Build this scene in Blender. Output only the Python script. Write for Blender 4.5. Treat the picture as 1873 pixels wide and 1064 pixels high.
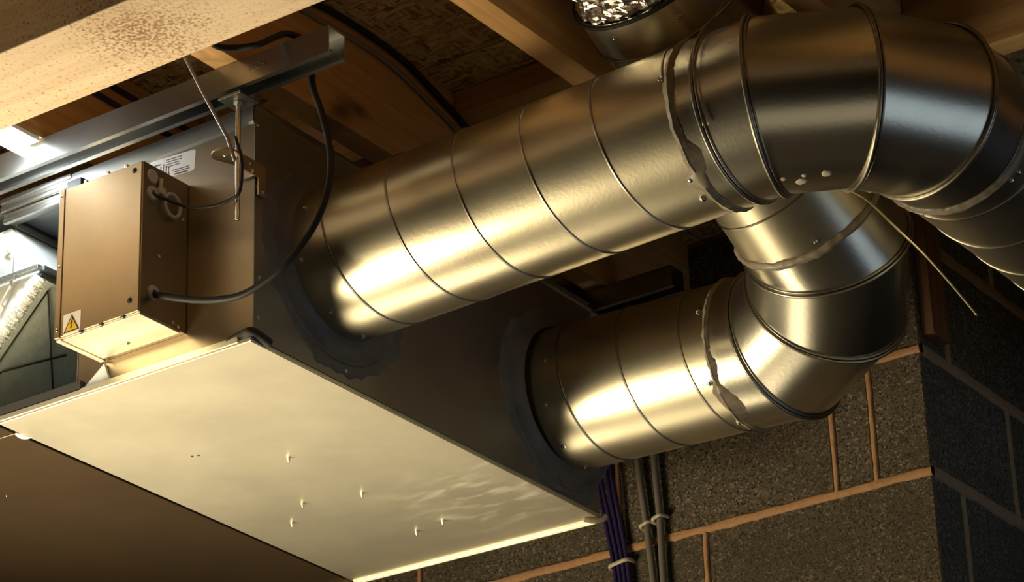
import bpy, bmesh, math, random
from mathutils import Vector, Matrix, noise as mnoise
for o in list(bpy.data.objects): bpy.data.objects.remove(o, do_unlink=True)
S = bpy.context.scene
C = S.collection
R = math.radians
V = Vector

# ------------------------------------------------------------------ camera
FPX = 5250.0
PT, RO, YAW = R(24.94), R(-1.94), R(124.1)
cd = V((math.cos(YAW)*math.cos(PT), math.sin(YAW)*math.cos(PT), math.sin(PT)))
cr = V((math.sin(YAW), -math.cos(YAW), 0)); cu = cr.cross(cd)
cr, cu = (math.cos(RO)*cr+math.sin(RO)*cu), (-math.sin(RO)*cr+math.cos(RO)*cu)
CAM = V((2.463, -2.959, -1.722))
cam = bpy.data.cameras.new('camera'); camo = bpy.data.objects.new('camera', cam); C.objects.link(camo)
m = Matrix((cr, cu, -cd)).transposed().to_4x4(); m.translation = CAM
camo.matrix_world = m
cam.sensor_width = 36; cam.lens = 36*FPX/1873; cam.clip_start = .05; cam.clip_end = 50
S.camera = camo

# ------------------------------------------------------------------ world, lights, exposure
w = bpy.data.worlds.new('world'); S.world = w; w.use_nodes = True
w.node_tree.nodes['Background'].inputs[0].default_value = (.9, .75, .5, 1)
w.node_tree.nodes['Background'].inputs[1].default_value = .02
S.view_settings.view_transform = 'Standard'; S.view_settings.look = 'None'
S.view_settings.exposure = 0.0; S.view_settings.gamma = 1.0
S.view_settings.use_curve_mapping = False

def area(name, loc, target, sx, sy, power, col):
    l = bpy.data.lights.new(name, 'AREA'); l.shape = 'RECTANGLE'; l.size = sx; l.size_y = sy
    l.energy = power; l.color = col
    o = bpy.data.objects.new(name, l); C.objects.link(o); o.location = loc
    o.rotation_euler = (V(target)-V(loc)).to_track_quat('-Z', 'Y').to_euler()
    return o
area('warm_worklight', (-.98, -.34, -.86), (-.30, .15, 0), .8, .7, 16, (1, .83, .53)).data.spread = R(95)
area('warm_low_light', (-.95, 1.0, -1.45), (.25, .4, .1), 1.0, .7, 1.35, (1, .83, .53)).data.spread = R(55)
area('cool_light', (2.9, .75, -.95), (.9, .5, .1), 1.8, 1.1, 5, (.66, .82, 1))
area('fill_light', (1.9, -1.2, -2.0), (.3, .2, .5), 2.0, 1.6, 4, (1, .86, .60))  # added fill near the floor to lift joists and side faces, no fixture
pl_ = bpy.data.lights.new('lamp_glow', 'POINT'); pl_.energy = 3.2; pl_.color = (.86, .96, 1); pl_.shadow_soft_size = .02
plo = bpy.data.objects.new('lamp_glow', pl_); C.objects.link(plo); plo.location = (-.425, -.090, .370)

# ------------------------------------------------------------------ materials
def mat(name, base, rough=.5, metal=0., spec=.5):
    m = bpy.data.materials.new(name); m.use_nodes = True
    b = m.node_tree.nodes['Principled BSDF']
    b.inputs['Base Color'].default_value = (*base, 1); b.inputs['Roughness'].default_value = rough
    b.inputs['Metallic'].default_value = metal; b.inputs['Specular IOR Level'].default_value = spec
    return m, m.node_tree, b
def N(nt, t, **k):
    n = nt.nodes.new(t)
    for a, v in k.items():
        if a in n.inputs: n.inputs[a].default_value = v
        else: setattr(n, a, v)
    return n
def coords(nt, scale=(1, 1, 1), rnd=True, rot=(0, 0, 0)):
    tc = N(nt, 'ShaderNodeTexCoord'); mp = N(nt, 'ShaderNodeMapping')
    mp.inputs['Scale'].default_value = scale; mp.inputs['Rotation'].default_value = rot
    if rnd:
        oi = N(nt, 'ShaderNodeObjectInfo'); ml = N(nt, 'ShaderNodeVectorMath', operation='SCALE')
        ml.inputs[0].default_value = (7.3, 11.1, 5.7)
        nt.links.new(oi.outputs['Random'], ml.inputs['Scale'])
        ad = N(nt, 'ShaderNodeVectorMath', operation='ADD')
        nt.links.new(tc.outputs['Object'], ad.inputs[0]); nt.links.new(ml.outputs[0], ad.inputs[1])
        nt.links.new(ad.outputs[0], mp.inputs['Vector'])
    else: nt.links.new(tc.outputs['Object'], mp.inputs['Vector'])
    return mp.outputs['Vector']
def noise(nt, vec, scale, detail=4, rough=.55):
    n = N(nt, 'ShaderNodeTexNoise'); n.inputs['Scale'].default_value = scale
    n.inputs['Detail'].default_value = detail; n.inputs['Roughness'].default_value = rough
    nt.links.new(vec, n.inputs['Vector']); return n.outputs['Fac']
def ramp(nt, fac, stops):
    r = N(nt, 'ShaderNodeValToRGB'); e = r.color_ramp.elements
    while len(e) < len(stops): e.new(.5)
    for i, (p, c) in enumerate(stops):
        e[i].position = p; e[i].color = (*c, 1) if len(c) == 3 else c
    nt.links.new(fac, r.inputs[0]); return r.outputs[0]
def mix(nt, a, b, fac, mode='MIX'):
    x = N(nt, 'ShaderNodeMix', data_type='RGBA', blend_type=mode)
    for s, v in ((0, fac), (6, a), (7, b)):
        if isinstance(v, (float, int)): x.inputs[s].default_value = v
        elif isinstance(v, tuple): x.inputs[s].default_value = (*v, 1)
        else: nt.links.new(v, x.inputs[s])
    return x.outputs[2]
def bump(nt, b, h, dist=.001, strength=1.):
    n = N(nt, 'ShaderNodeBump'); n.inputs['Distance'].default_value = dist; n.inputs['Strength'].default_value = strength
    nt.links.new(h, n.inputs['Height']); nt.links.new(n.outputs[0], b.inputs['Normal'])
def mrange(nt, f, a, b, c, d):
    n = N(nt, 'ShaderNodeMapRange')
    for i, v in enumerate((a, b, c, d)): n.inputs[i+1].default_value = v
    nt.links.new(f, n.inputs[0]); return n.outputs[0]

def galv(name, base, rough, var=.08, metal=1., bd=.00012):
    m, nt, b = mat(name, base, rough, metal)
    v = coords(nt); n1 = noise(nt, v, 9, 5); n2 = noise(nt, v, 160, 3)
    vs = coords(nt, (1, 1, 1)); n3 = noise(nt, vs, 3, 3)
    dark = tuple(c*.90 for c in base)
    c = mix(nt, dark, base, ramp(nt, n1, [(.3, (0, 0, 0)), (.62, (1, 1, 1))]))
    nt.links.new(c, b.inputs['Base Color'])
    nt.links.new(mrange(nt, n3, .3, .7, rough-var, rough+var), b.inputs['Roughness'])
    bump(nt, b, n2, bd)
    return m
GALV = galv('galvanised_steel', (.65, .59, .44), .34, .04)
GALVB = galv('galvanised_elbow', (.64, .61, .51), .28, .03)
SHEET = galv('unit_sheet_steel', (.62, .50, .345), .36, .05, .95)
SHEET_SHADE = galv('shaded_sheet_steel', (.37, .31, .225), .36, .05, .95)  # darker copy of the unit sheet, shade painted into its colour
PANEL = galv('access_panel_sheet', (.94, .89, .73), .46, .03, .92, .00005)
def panel_wear():
    nt = PANEL.node_tree; b = nt.nodes['Principled BSDF']; old = b.inputs['Base Color'].links[0].from_socket
    tc = N(nt, 'ShaderNodeTexCoord'); d = N(nt, 'ShaderNodeVectorMath', operation='DISTANCE'); d.inputs[1].default_value = (-.10, .74, 0)
    nt.links.new(tc.outputs['Object'], d.inputs[0])
    mk = mrange(nt, d.outputs['Value'], .05, .22, 1, 0)
    v = coords(nt, (14, 38, 1), False, (0, 0, R(35))); n = noise(nt, v, 1.0, 4, .6)
    f = mix(nt, ramp(nt, n, [(.50, (0, 0, 0)), (.66, (1, 1, 1))]), mk, 1.0, 'MULTIPLY')
    c = mix(nt, old, (.98, .96, .86), f)
    v2 = coords(nt, (260, 9, 1), False, (0, 0, R(-28))); n2 = noise(nt, v2, 1.0, 2, .5)
    sc = ramp(nt, n2, [(.72, (0, 0, 0)), (.76, (1, 1, 1))])
    v3 = coords(nt, (210, 7, 1), False, (0, 0, R(41))); n3 = noise(nt, v3, 1.0, 2, .5)
    sc2 = ramp(nt, n3, [(.74, (0, 0, 0)), (.78, (1, 1, 1))])
    c = mix(nt, c, (.98, .96, .9), mix(nt, (0, 0, 0), mix(nt, sc, sc2, 1.0, 'ADD'), .55))
    nt.links.new(c, b.inputs['Base Color'])
    old_r = b.inputs['Roughness'].links[0].from_socket
    ml = N(nt, 'ShaderNodeMath', operation='MULTIPLY_ADD'); ml.inputs[1].default_value = .14
    sp = N(nt, 'ShaderNodeRGBToBW'); nt.links.new(f, sp.inputs[0]); nt.links.new(sp.outputs[0], ml.inputs[0]); nt.links.new(old_r, ml.inputs[2])
    nt.links.new(ml.outputs[0], b.inputs['Roughness'])
panel_wear()
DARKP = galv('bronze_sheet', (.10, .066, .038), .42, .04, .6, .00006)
RAILM = galv('zinc_rail', (.36, .36, .34), .34, .06)
INNER = galv('inner_sheet', (.34, .37, .38), .38, .06, .8)
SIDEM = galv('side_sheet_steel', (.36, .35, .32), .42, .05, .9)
BEAD = galv('seam_metal', (.34, .31, .26), .36, .05)
SCREWM, _, _ = mat('zinc_screw', (.7, .68, .62), .25, 1)
BLACKR, _, _ = mat('black_rubber', (.010, .010, .010), .6, 0, .3)
BLACKP, _, _ = mat('black_plastic', (.02, .02, .022), .5, 0, .3)
STRAPM, _, _ = mat('dull_strap', (.16, .13, .10), .4, .6)
GASK, _, _ = mat('gasket', (.03, .028, .024), .8)
GREYP, _, _ = mat('grey_plastic', (.55, .50, .42), .5)
WHITE, _, _ = mat('white_enamel', (.78, .82, .82), .35)
SPOT, _, _ = mat('dried_spot', (.55, .50, .36), .6)
TIE, _, _ = mat('nylon_clip', (.50, .45, .33), .4)
PURP, _, _ = mat('violet_cable', (.026, .017, .075), .4)
GREYC, _, _ = mat('grey_cable', (.17, .15, .12), .45)
WIREM, _, _ = mat('wire_strand', (.62, .55, .38), .35, .9)
LABELM, _, _ = mat('label_paper', (.85, .80, .76), .5)
INK, _, _ = mat('label_ink', (.06, .05, .05), .5)
YEL, _, _ = mat('sign_yellow', (.80, .50, .02), .4)
def emat(name, col, s):
    m, nt, b = mat(name, col, .4); b.inputs['Emission Color'].default_value = (*col, 1)
    b.inputs['Emission Strength'].default_value = s; return m
TUBE = emat('lamp_tube_light', (.88, .96, 1), 7)

def sealant():
    m, nt, b = mat('duct_sealant', (.12, .115, .11), .5)
    v = coords(nt); n = noise(nt, v, 22, 5)
    nt.links.new(ramp(nt, n, [(.3, (.10, .10, .105)), (.7, (.17, .16, .15))]), b.inputs['Base Color'])
    bump(nt, b, noise(nt, v, 60, 4), .0012)
    return m
SEAL = sealant()
def sealant_light():
    m, nt, b = mat('joint_mastic', (.25, .2, .14), .42)
    v = coords(nt); n = noise(nt, v, 30, 5)
    nt.links.new(ramp(nt, n, [(.3, (.17, .14, .10)), (.7, (.29, .24, .17))]), b.inputs['Base Color'])
    bump(nt, b, noise(nt, v, 70, 4), .001)
    return m
MAST = sealant_light()

def wood(name, c1, c2, axis, knots=.0, rough=.65, stain=0., scale=1.):
    m, nt, b = mat(name, c1, rough, 0, .3)
    sc = [1, 1, 1]; sc[axis] = .06
    v = coords(nt, tuple(sc)); g = noise(nt, v, 55*scale, 6, .6); g2 = noise(nt, v, 9*scale, 3)
    col = mix(nt, c2, c1, ramp(nt, g, [(.36, (0, 0, 0)), (.6, (1, 1, 1))]))
    col = mix(nt, col, tuple(x*.72 for x in c1), ramp(nt, g2, [(.45, (0, 0, 0)), (.72, (.8, .8, .8))]))
    if knots:
        sk = [1, 1, 1]; sk[axis] = .45
        kv = coords(nt, tuple(sk)); vo = N(nt, 'ShaderNodeTexVoronoi'); vo.inputs['Scale'].default_value = 7.0
        nv = N(nt, 'ShaderNodeTexNoise'); nv.inputs['Scale'].default_value = 14; nt.links.new(kv, nv.inputs['Vector'])
        av = N(nt, 'ShaderNodeVectorMath', operation='MULTIPLY_ADD'); av.inputs[1].default_value = (.08, .08, .08)
        nt.links.new(nv.outputs['Color'], av.inputs[0]); nt.links.new(kv, av.inputs[2])
        nt.links.new(av.outputs[0], vo.inputs['Vector'])
        k = ramp(nt, vo.outputs['Distance'], [(.13, (1, 1, 1)), (.25, (0, 0, 0))])
        col = mix(nt, col, tuple(x*.22 for x in c2), mix(nt, (0, 0, 0), k, knots))
    if stain:
        v3 = coords(nt, (1, 1, 1)); s1 = noise(nt, v3, 9, 3); s2 = noise(nt, v3, 190, 3, .6)
        tcs = N(nt, 'ShaderNodeTexCoord'); dist = N(nt, 'ShaderNodeVectorMath', operation='DISTANCE'); dist.inputs[1].default_value = (.116, -.376, .30)
        nt.links.new(tcs.outputs['Object'], dist.inputs[0])
        near = mrange(nt, dist.outputs['Value'], .02, .13, .17, 0)
        sm = N(nt, 'ShaderNodeMath', operation='ADD'); nt.links.new(s2, sm.inputs[0]); nt.links.new(near, sm.inputs[1])
        f = mix(nt, ramp(nt, sm.outputs[0], [(.60, (0, 0, 0)), (.72, (1, 1, 1))]), ramp(nt, s1, [(.30, (.35, .35, .35)), (.62, (1, 1, 1))]), 1.0, 'MULTIPLY')
        col = mix(nt, col, (.50, .33, .20), mix(nt, (0, 0, 0), ramp(nt, sm.outputs[0], [(.52, (0, 0, 0)), (.66, (.7, .7, .7))]), .5))
        col = mix(nt, col, (.30, .17, .09), mix(nt, (0, 0, 0), f, stain))
        s3 = noise(nt, v3, 5.5, 2)
        col = mix(nt, col, (.55, .38, .24), ramp(nt, s3, [(.52, (0, 0, 0)), (.75, (.5, .5, .5))]))
    nt.links.new(col, b.inputs['Base Color']); bump(nt, b, g, .0006)
    return m
PINEY = wood('pine_joist', (.52, .30, .12), (.38, .20, .07), 1, .95)
PINEX = wood('pine_nogging', (.46, .29, .12), (.33, .18, .07), 0, .5)
BEAMW = wood('beam_timber', (.80, .63, .44), (.72, .55, .37), 0, 0, .6, 1.0)
PINEZ = wood('old_batten', (.20, .11, .06), (.12, .06, .03), 2, .3)

def osb():
    m, nt, b = mat('strand_board', (.4, .28, .12), .6, 0, .3)
    cols = []; h = None
    for i, (rz, sc) in enumerate(((R(20), (22, 90, 1)), (R(-35), (95, 24, 1)), (R(70), (24, 85, 1)))):
        v = coords(nt, sc, True, (0, 0, rz)); vo = N(nt, 'ShaderNodeTexVoronoi'); vo.inputs['Scale'].default_value = 1.6
        nt.links.new(v, vo.inputs['Vector']); cols.append(vo)
    sep = [N(nt, 'ShaderNodeSeparateColor') for _ in cols]
    for s, vo in zip(sep, cols): nt.links.new(vo.outputs['Color'], s.inputs[0])
    a = mix(nt, sep[0].outputs[0], sep[1].outputs[0], ramp(nt, sep[2].outputs[1], [(.45, (0, 0, 0)), (.5, (1, 1, 1))]))
    nt.links.new(ramp(nt, a, [(.0, (.16, .09, .03)), (.35, (.40, .27, .11)), (.7, (.52, .38, .17)), (1, (.62, .48, .25))]), b.inputs['Base Color'])
    bump(nt, b, a, .0012)
    return m
OSB = osb()

def block(name, c1, c2):
    m, nt, b = mat(name, c1, .92, 0, .2)
    v = coords(nt); vo = N(nt, 'ShaderNodeTexVoronoi'); vo.inputs['Scale'].default_value = 290
    nt.links.new(v, vo.inputs['Vector']); n = noise(nt, v, 170, 6, .75); n2 = noise(nt, v, 5, 3)
    col = mix(nt, c1, c2, ramp(nt, n, [(.38, (0, 0, 0)), (.68, (1, 1, 1))]))
    sp = N(nt, 'ShaderNodeSeparateColor'); nt.links.new(vo.outputs['Color'], sp.inputs[0])
    col = mix(nt, col, tuple(x*1.9 for x in c2), ramp(nt, sp.outputs[0], [(.86, (0, 0, 0)), (.92, (.8, .8, .8))]))
    col = mix(nt, col, tuple(x*.35 for x in c1), ramp(nt, sp.outputs[1], [(.80, (0, 0, 0)), (.86, (.9, .9, .9))]))
    col = mix(nt, col, tuple(x*.8 for x in c1), ramp(nt, n2, [(.4, (0, 0, 0)), (.7, (.6, .6, .6))]))
    nt.links.new(col, b.inputs['Base Color']); bump(nt, b, mix(nt, vo.outputs['Distance'], n, .6), .003)
    return m
BLOCK = block('aggregate_block', (.085, .068, .046), (.165, .135, .095))
BLOCK_COOL = block('cool_lit_aggregate_block', (.085, .085, .08), (.15, .15, .14))  # grey copy of the block, cool light put into its colour
def rough_plain(name, c1, c2, sc=40, bd=.002):
    m, nt, b = mat(name, c1, .9, 0, .2)
    v = coords(nt); n = noise(nt, v, sc, 5, .65)
    nt.links.new(ramp(nt, n, [(.3, c1), (.7, c2)]), b.inputs['Base Color']); bump(nt, b, n, bd)
    return m
MORT = rough_plain('mortar', (.38, .205, .10), (.50, .285, .145), 70, .0025)
MORT_COOL = rough_plain('cool_lit_mortar', (.25, .20, .15), (.34, .27, .2), 70, .0025)  # greyer copy of the mortar, tinted for the cool light on that wall
FLOORM = rough_plain('concrete_floor', (.22, .19, .15), (.30, .26, .21), 6)
PLAST = rough_plain('dull_plaster', (.10, .075, .05), (.13, .10, .07), 5)
FABRIC = rough_plain('filter_fabric', (.40, .45, .38), (.52, .56, .47), 45, .0015)
WOOLM = rough_plain('wool', (.85, .88, .84), (.95, .97, .94), 300, .001)
LIDM = rough_plain('grey_end_plate', (.48, .50, .48), (.54, .56, .54), 20, .0004)
def foil():
    m, nt, b = mat('foil', (.72, .68, .60), .10, 1)
    v = coords(nt, (1, 1, 1)); vo = N(nt, 'ShaderNodeTexVoronoi', feature='SMOOTH_F1'); vo.inputs['Scale'].default_value = 55
    nt.links.new(v, vo.inputs['Vector']); n = noise(nt, v, 70, 6, .7)
    bump(nt, b, mix(nt, vo.outputs['Distance'], n, .45), .003)
    return m
FOIL = foil()

# ------------------------------------------------------------------ mesh helpers
def obj(name, bm, m, parent=None, smooth=False, sharp=None, kind=None, label=None):
    me = bpy.data.meshes.new(name); bm.normal_update(); bm.to_mesh(me); bm.free()
    me.materials.append(m)
    if smooth:
        for p in me.polygons: p.use_smooth = True
        if sharp: me.set_sharp_from_angle(angle=R(sharp))
    o = bpy.data.objects.new(name, me); C.objects.link(o)
    if parent: o.parent = parent; o.matrix_parent_inverse = parent.matrix_world.inverted()
    if kind: o['kind'] = kind
    if label: o['label'] = label
    return o
def thing(name, label, cat, loc=(0, 0, 0), group=None):
    o = bpy.data.objects.new(name, None); C.objects.link(o); o.location = loc; o.empty_display_size = .05
    o.matrix_world = Matrix.Translation(loc)
    o['label'] = label; o['category'] = cat
    if group: o['group'] = group
    return o
def tag(o, label, cat, group=None):
    o['label'] = label; o['category'] = cat
    if group: o['group'] = group
    return o
def box(bm, x0, x1, y0, y1, z0, z1, bev=0):
    vs = [bm.verts.new((x, y, z)) for z in (z0, z1) for y in (y0, y1) for x in (x0, x1)]
    fs = [bm.faces.new([vs[i] for i in q]) for q in ((0, 2, 3, 1), (4, 5, 7, 6), (0, 1, 5, 4), (2, 6, 7, 3), (0, 4, 6, 2), (1, 3, 7, 5))]
    if bev:
        es = list({e for f in fs for e in f.edges})
        bmesh.ops.bevel(bm, geom=es, offset=bev, segments=2, profile=.5, affect='EDGES')
    return bm
def bx(*a, **k): return box(bmesh.new(), *a, **k)
def prism(bm, pts, off):
    """extrude polygon pts (3D, planar) by vector off"""
    off = V(off); a = [bm.verts.new(V(p)) for p in pts]; b = [bm.verts.new(V(p)+off) for p in pts]
    n = len(a); bm.faces.new(a[::-1]); bm.faces.new(b)
    for i in range(n): bm.faces.new((a[i], a[(i+1) % n], b[(i+1) % n], b[i]))
    bmesh.ops.recalc_face_normals(bm, faces=bm.faces[:])
    return bm
def loft(bm, rings, closed=True, cap=False, loop=False):
    L = [[bm.verts.new(p) for p in r] for r in rings]; n = len(L[0])
    seq = list(range(len(L)-1))
    for i in seq:
        for j in range(n if closed else n-1): bm.faces.new((L[i][j], L[i][(j+1) % n], L[i+1][(j+1) % n], L[i+1][j]))
    if loop:
        for j in range(n if closed else n-1): bm.faces.new((L[-1][j], L[-1][(j+1) % n], L[0][(j+1) % n], L[0][j]))
    if cap: bm.faces.new(L[0][::-1]); bm.faces.new(L[-1])
    return L
def frame(t, up=V((0, 0, 1))):
    t = t.normalized()
    if abs(t.dot(up)) > .97: up = V((0, 1, 0))
    s = t.cross(up).normalized(); return s, s.cross(t)
def catmull(P, n=8):
    P = [V(p) for p in P]; Q = [2*P[0]-P[1]]+P+[2*P[-1]-P[-2]]; out = []
    for i in range(1, len(Q)-2):
        a, b, c, d = Q[i-1:i+3]
        for k in range(n):
            t = k/n; out.append(.5*((2*b)+(c-a)*t+(2*a-5*b+4*c-d)*t*t+(3*b-a-3*c+d)*t**3))
    out.append(P[-1]); return out
def tube(bm, path, r, seg=8, cap=True, flat=None, loop=False):
    rings = []; n = len(path); s = None
    for i, p in enumerate(path):
        if loop: t = path[(i+1) % n]-path[i-1]
        else: t = path[min(i+1, n-1)]-path[max(i-1, 0)]
        t = t.normalized()
        if s is None: s, u = frame(t)
        else: s = (s-t*s.dot(t)).normalized(); u = s.cross(t)
        rr = r(i/(n-1)) if callable(r) else r
        rings.append([p+rr*(math.cos(a)*s+(flat or 1)*math.sin(a)*u) for a in (2*math.pi*k/seg for k in range(seg))])
    if loop: cap = False
    loft(bm, rings, cap=cap, loop=loop)
    return bm
def seg_fix(bm): bmesh.ops.recalc_face_normals(bm, faces=bm.faces[:]); return bm
def screw(parent, p, n, r=.0045, mat_=None):
    """pan-head screw with washer, at p facing n"""
    n = V(n).normalized(); s, u = frame(n); p = V(p); bm = bmesh.new()
    prof = ((1.5, 0), (1.5, .25), (1.0, .3), (.95, .65), (.6, .95), (.0001, 1.0))
    loft(bm, [[p+n*(h*r)+r*q*(math.cos(a)*s+math.sin(a)*u) for a in (2*math.pi*k/10 for k in range(10))] for q, h in prof])
    seg_fix(bm)
    return obj('screw', bm, mat_ or SCREWM, parent, True, 40)

# ================================================================== STRUCTURE
ZF = -2.2; ZJ = .43; ZD = .62; YW = 1.25; XC = .47
def struct(name, bm, m): return obj(name, bm, m, kind='structure')
struct('floor', bx(-2.8, 3.6, -4.2, 3.8, ZF-.1, ZF), FLOORM)
struct('wall_left', bx(-2.8, -2.7, -4.2, 1.4, ZF, ZD-.001), PLAST)
struct('wall_front', bx(-2.7, 3.6, -4.2, -4.1, ZF, ZD-.001), PLAST)
struct('wall_far_right', bx(3.5, 3.6, -4.1, 3.8, ZF, ZD-.001), PLAST)
struct('wall_passage_end', bx(XC-.2, 3.5, 3.6, 3.8, ZF, ZD-.001), PLAST)

random.seed(5)
def bead_mesh(bm, a, b, wdt, outn, seedv):
    """ragged mortar joint: half-round strip from a to b on a wall facing outn"""
    a, b, outn = V(a), V(b), V(outn); t = (b-a); L = t.length; t.normalize(); s = t.cross(outn)
    n = max(6, int(L/.012)); rings = []
    for i in range(n+1):
        q = a+t*(L*i/n); ring = []
        w1 = wdt*(.5+.16*mnoise.noise(q*28+V((seedv, 0, 0)))+.10*mnoise.noise(q*110+V((seedv, 3, 0))))
        w2 = wdt*(.5+.16*mnoise.noise(q*28+V((seedv, 9, 0)))+.10*mnoise.noise(q*110+V((seedv, 7, 4))))
        h = .0045+.0012*mnoise.noise(q*30)
        for f, hh in ((-1, -.004), (-.85, h*.55), (-.45, h), (0, h*.9), (.45, h), (.85, h*.5), (1, -.004)):
            ring.append(q+s*(f*(w2 if f > 0 else w1))+outn*hh)
        rings.append(ring)
    loft(bm, rings, closed=False)
    for r_ in (rings[0], rings[-1]): pass
def block_wall(name, P0, along, outn, L, zlines, joints, mblk, mmort, wd=.017, Ldepth=.1):
    """P0 base corner; along unit vec; outn unit; joints: per course list of distances"""
    P0, along, outn = V(P0), V(along), V(outn)
    root = bmesh.new()
    a = P0-outn*.004; L2 = L-.004; prism(root, [a+along*.004, a+along*L2, a+along*L2-outn*Ldepth, a+along*.004-outn*Ldepth], (0, 0, zlines[-1]-zlines[0]))
    root = struct(name, root, mmort)
    cache = {}
    rows = []
    for ci in range(len(zlines)-1):
        z0, z1 = zlines[ci], zlines[ci+1]
        js = [0]+[j for j in sorted(joints[ci]) if 0 < j < L]+[L]
        for k in range(len(js)-1):
            l = js[k+1]-js[k]; key = (round(l, 3), round(z1-z0, 3), k == 0, k == len(js)-2)
            if l < .02: continue
            if key not in cache:
                bm = bmesh.new(); g = .005
                e = -.045
                ga = 0 if k == 0 else g; gb = 0 if k == len(js)-2 else g
                pts = [along*ga, along*(l-gb), along*(l-gb)+outn*e, along*ga+outn*e]
                prism(bm, [p+V((0, 0, g)) for p in pts], (0, 0, z1-z0-2*g))
                bmesh.ops.bevel(bm, geom=bm.edges[:], offset=.0025, segments=1, affect='EDGES')
                me = bpy.data.meshes.new('block'); bm.to_mesh(me); bm.free(); me.materials.append(mblk); cache[key] = me
            o = bpy.data.objects.new('block', cache[key]); C.objects.link(o)
            o.location = P0+along*js[k]+V((0, 0, z0-P0.z))+outn*random.uniform(-.0008, .0008)
            o.parent = root
        # vertical joints
        for j in js[1:-1]:
            bm = bmesh.new(); bead_mesh(bm, P0+along*j+V((0, 0, z0-P0.z)), P0+along*j+V((0, 0, z1-P0.z)), wd*.62, outn, j*7)
            obj('mortar_joint', seg_fix(bm), mmort, root, True)
    for zz in zlines[1:-1]:
        bm = bmesh.new(); bead_mesh(bm, P0+V((0, 0, zz-P0.z)), P0+along*L+V((0, 0, zz-P0.z)), wd, outn, zz*11)
        obj('mortar_joint', seg_fix(bm), mmort, root, True)
    return root
H = .2285
zl = [.0535+H*k for k in range(-5, 3)]
zl = [zl[0]-.2]+zl+[ZD-.002]
x0w = -1.75
jts = []
for i in range(len(zl)-1):
    zc = (zl[i]+zl[i+1])/2
    if .06 < zc < .27: js = [.365, .286, -.165, -.622, -1.07, -1.52]
    else:
        odd = int(round((zc-.1677)/H)) % 2
        js = ([.014-.45*k for k in range(4)]) if odd else ([.239-.45*k for k in range(5)])
    jts.append([x-x0w for x in js])
struct('wall_back_lower', bx(-2.7, XC, YW, YW+.1, ZF, zl[0]), BLOCK)
struct('wall_back_side', bx(-2.7, x0w, YW, YW+.1, zl[0], ZD-.002), BLOCK)
block_wall('wall_back', (x0w, YW, zl[0]), (1, 0, 0), (0, -1, 0), XC-x0w, zl, jts, BLOCK, MORT)
yls = 2.2
jr = []
for i in range(len(zl)-1):
    zc = (zl[i]+zl[i+1])/2; odd = int(round((zc-.1677)/H)) % 2
    jr.append([.11+.45*k for k in range(5)] if odd else [.335+.45*k for k in range(5)])
struct('wall_return_lower', bx(XC-.1, XC, YW+.1, 3.6, ZF, zl[0]), BLOCK_COOL)
block_wall('wall_return', (XC, YW+.001, zl[0]), (0, 1, 0), (1, 0, 0), yls, zl, jr, BLOCK_COOL, MORT_COOL, .026, .09)
struct('wall_return_far', bx(XC-.1, XC, YW+yls+.001, 3.6, zl[0], ZD-.002), BLOCK_COOL)
struct('trim_1', bx(XC+.002, XC+.024, YW+.012, YW+.075, .31, ZD-.004), PINEZ)

# deck above joists: strand board sheets
ceil = thing('ceiling', '', '')
del ceil['label']; del ceil['category']; ceil['kind'] = 'structure'
JX = [-1.606, -1.206, -.806, -.406, -.006, .3945, .7800, 1.18, 1.58, 1.98, 2.38, 2.78, 3.18]
for x0, x1 in ((-2.8, -1.206), (-1.206, -.006), (-.006, .3945), (.3945, .78), (.78, 1.98), (1.98, 3.6)):
    for y0, y1 in ((-4.2, -1.2), (-1.2, -.36), (-.36, .41), (.41, 1.25), (1.25, 3.8)):
        if x0 == .3945 and y0 == -.36: continue          # opening where the foil duct goes up
        obj('board', bx(x0+.002, x1-.002, y0+.002, y1-.002, ZD+.001, ZD+.019), OSB, ceil)
obj('board', bx(.30, .90, -.45, .5, .97, .99), OSB, ceil)

# joists (run in y)
for x in JX:
    y1 = YW-.002 if x < XC else 3.59
    y0 = -4.09
    o = obj('joist', bx(-.0225, .0225, y0, y1, ZJ, ZD, bev=.0015), PINEY)
    o.location.x = x
    names = {-.406: 'timber ceiling joist lit white by the tube lamp at far left',
             -.006: 'knotty timber joist with grey underside running above the unit corner',
             .3945: 'timber joist with the bright tan underside ending behind the upper duct',
             .78: 'timber joist above the big elbow, its tan underside showing at the top edge'}
    if x in names: tag(o, names[x], 'joist', 'timber ceiling joists')
    else:
        tag(o, {-1.606: 'outermost', -1.206: 'middle', -.806: 'innermost'}.get(x, '')+' of three unlit joists left of the tube lamp' if x < 0 else '%s dark joist to the right of the big elbow' % ['first', 'second', 'third', 'fourth', 'fifth', 'sixth'][JX.index(x)-7], 'joist', 'timber ceiling joists')
# beam across, below the joists
o = obj('timber_beam', bx(-2.69, 1.4, -.455, -.290, .30, ZJ-.001, bev=.002), BEAMW)
tag(o, 'pale speckled timber beam crossing the top left corner, nearest the camera', 'beam')
def xpiece(name, x0, x1, y0, y1, z0, z1, label, cat):
    o = obj(name, bx(x0, x1, y0, y1, z0, z1, bev=.001), PINEX); return tag(o, label, cat)
xpiece('nogging', .018, .370, .50, .565, .575, ZD-.001, 'pale timber nogging under the board between two joists, above the upper duct', 'nogging')
xpiece('nogging', .018, .370, .84, .885, ZJ+.02, ZD-.001, 'dark timber nogging low between joists, behind the upper duct', 'nogging')
xpiece('nogging', .804, 1.156, .60, .645, ZJ, ZD-.001, 'timber nogging with lit lower edge at the top right corner', 'nogging')
xpiece('nogging', -.382, -.030, .33, .375, ZJ+.015, ZD-.001, 'timber nogging seen between rail and beam, beside the violet cables', 'nogging')

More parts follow.
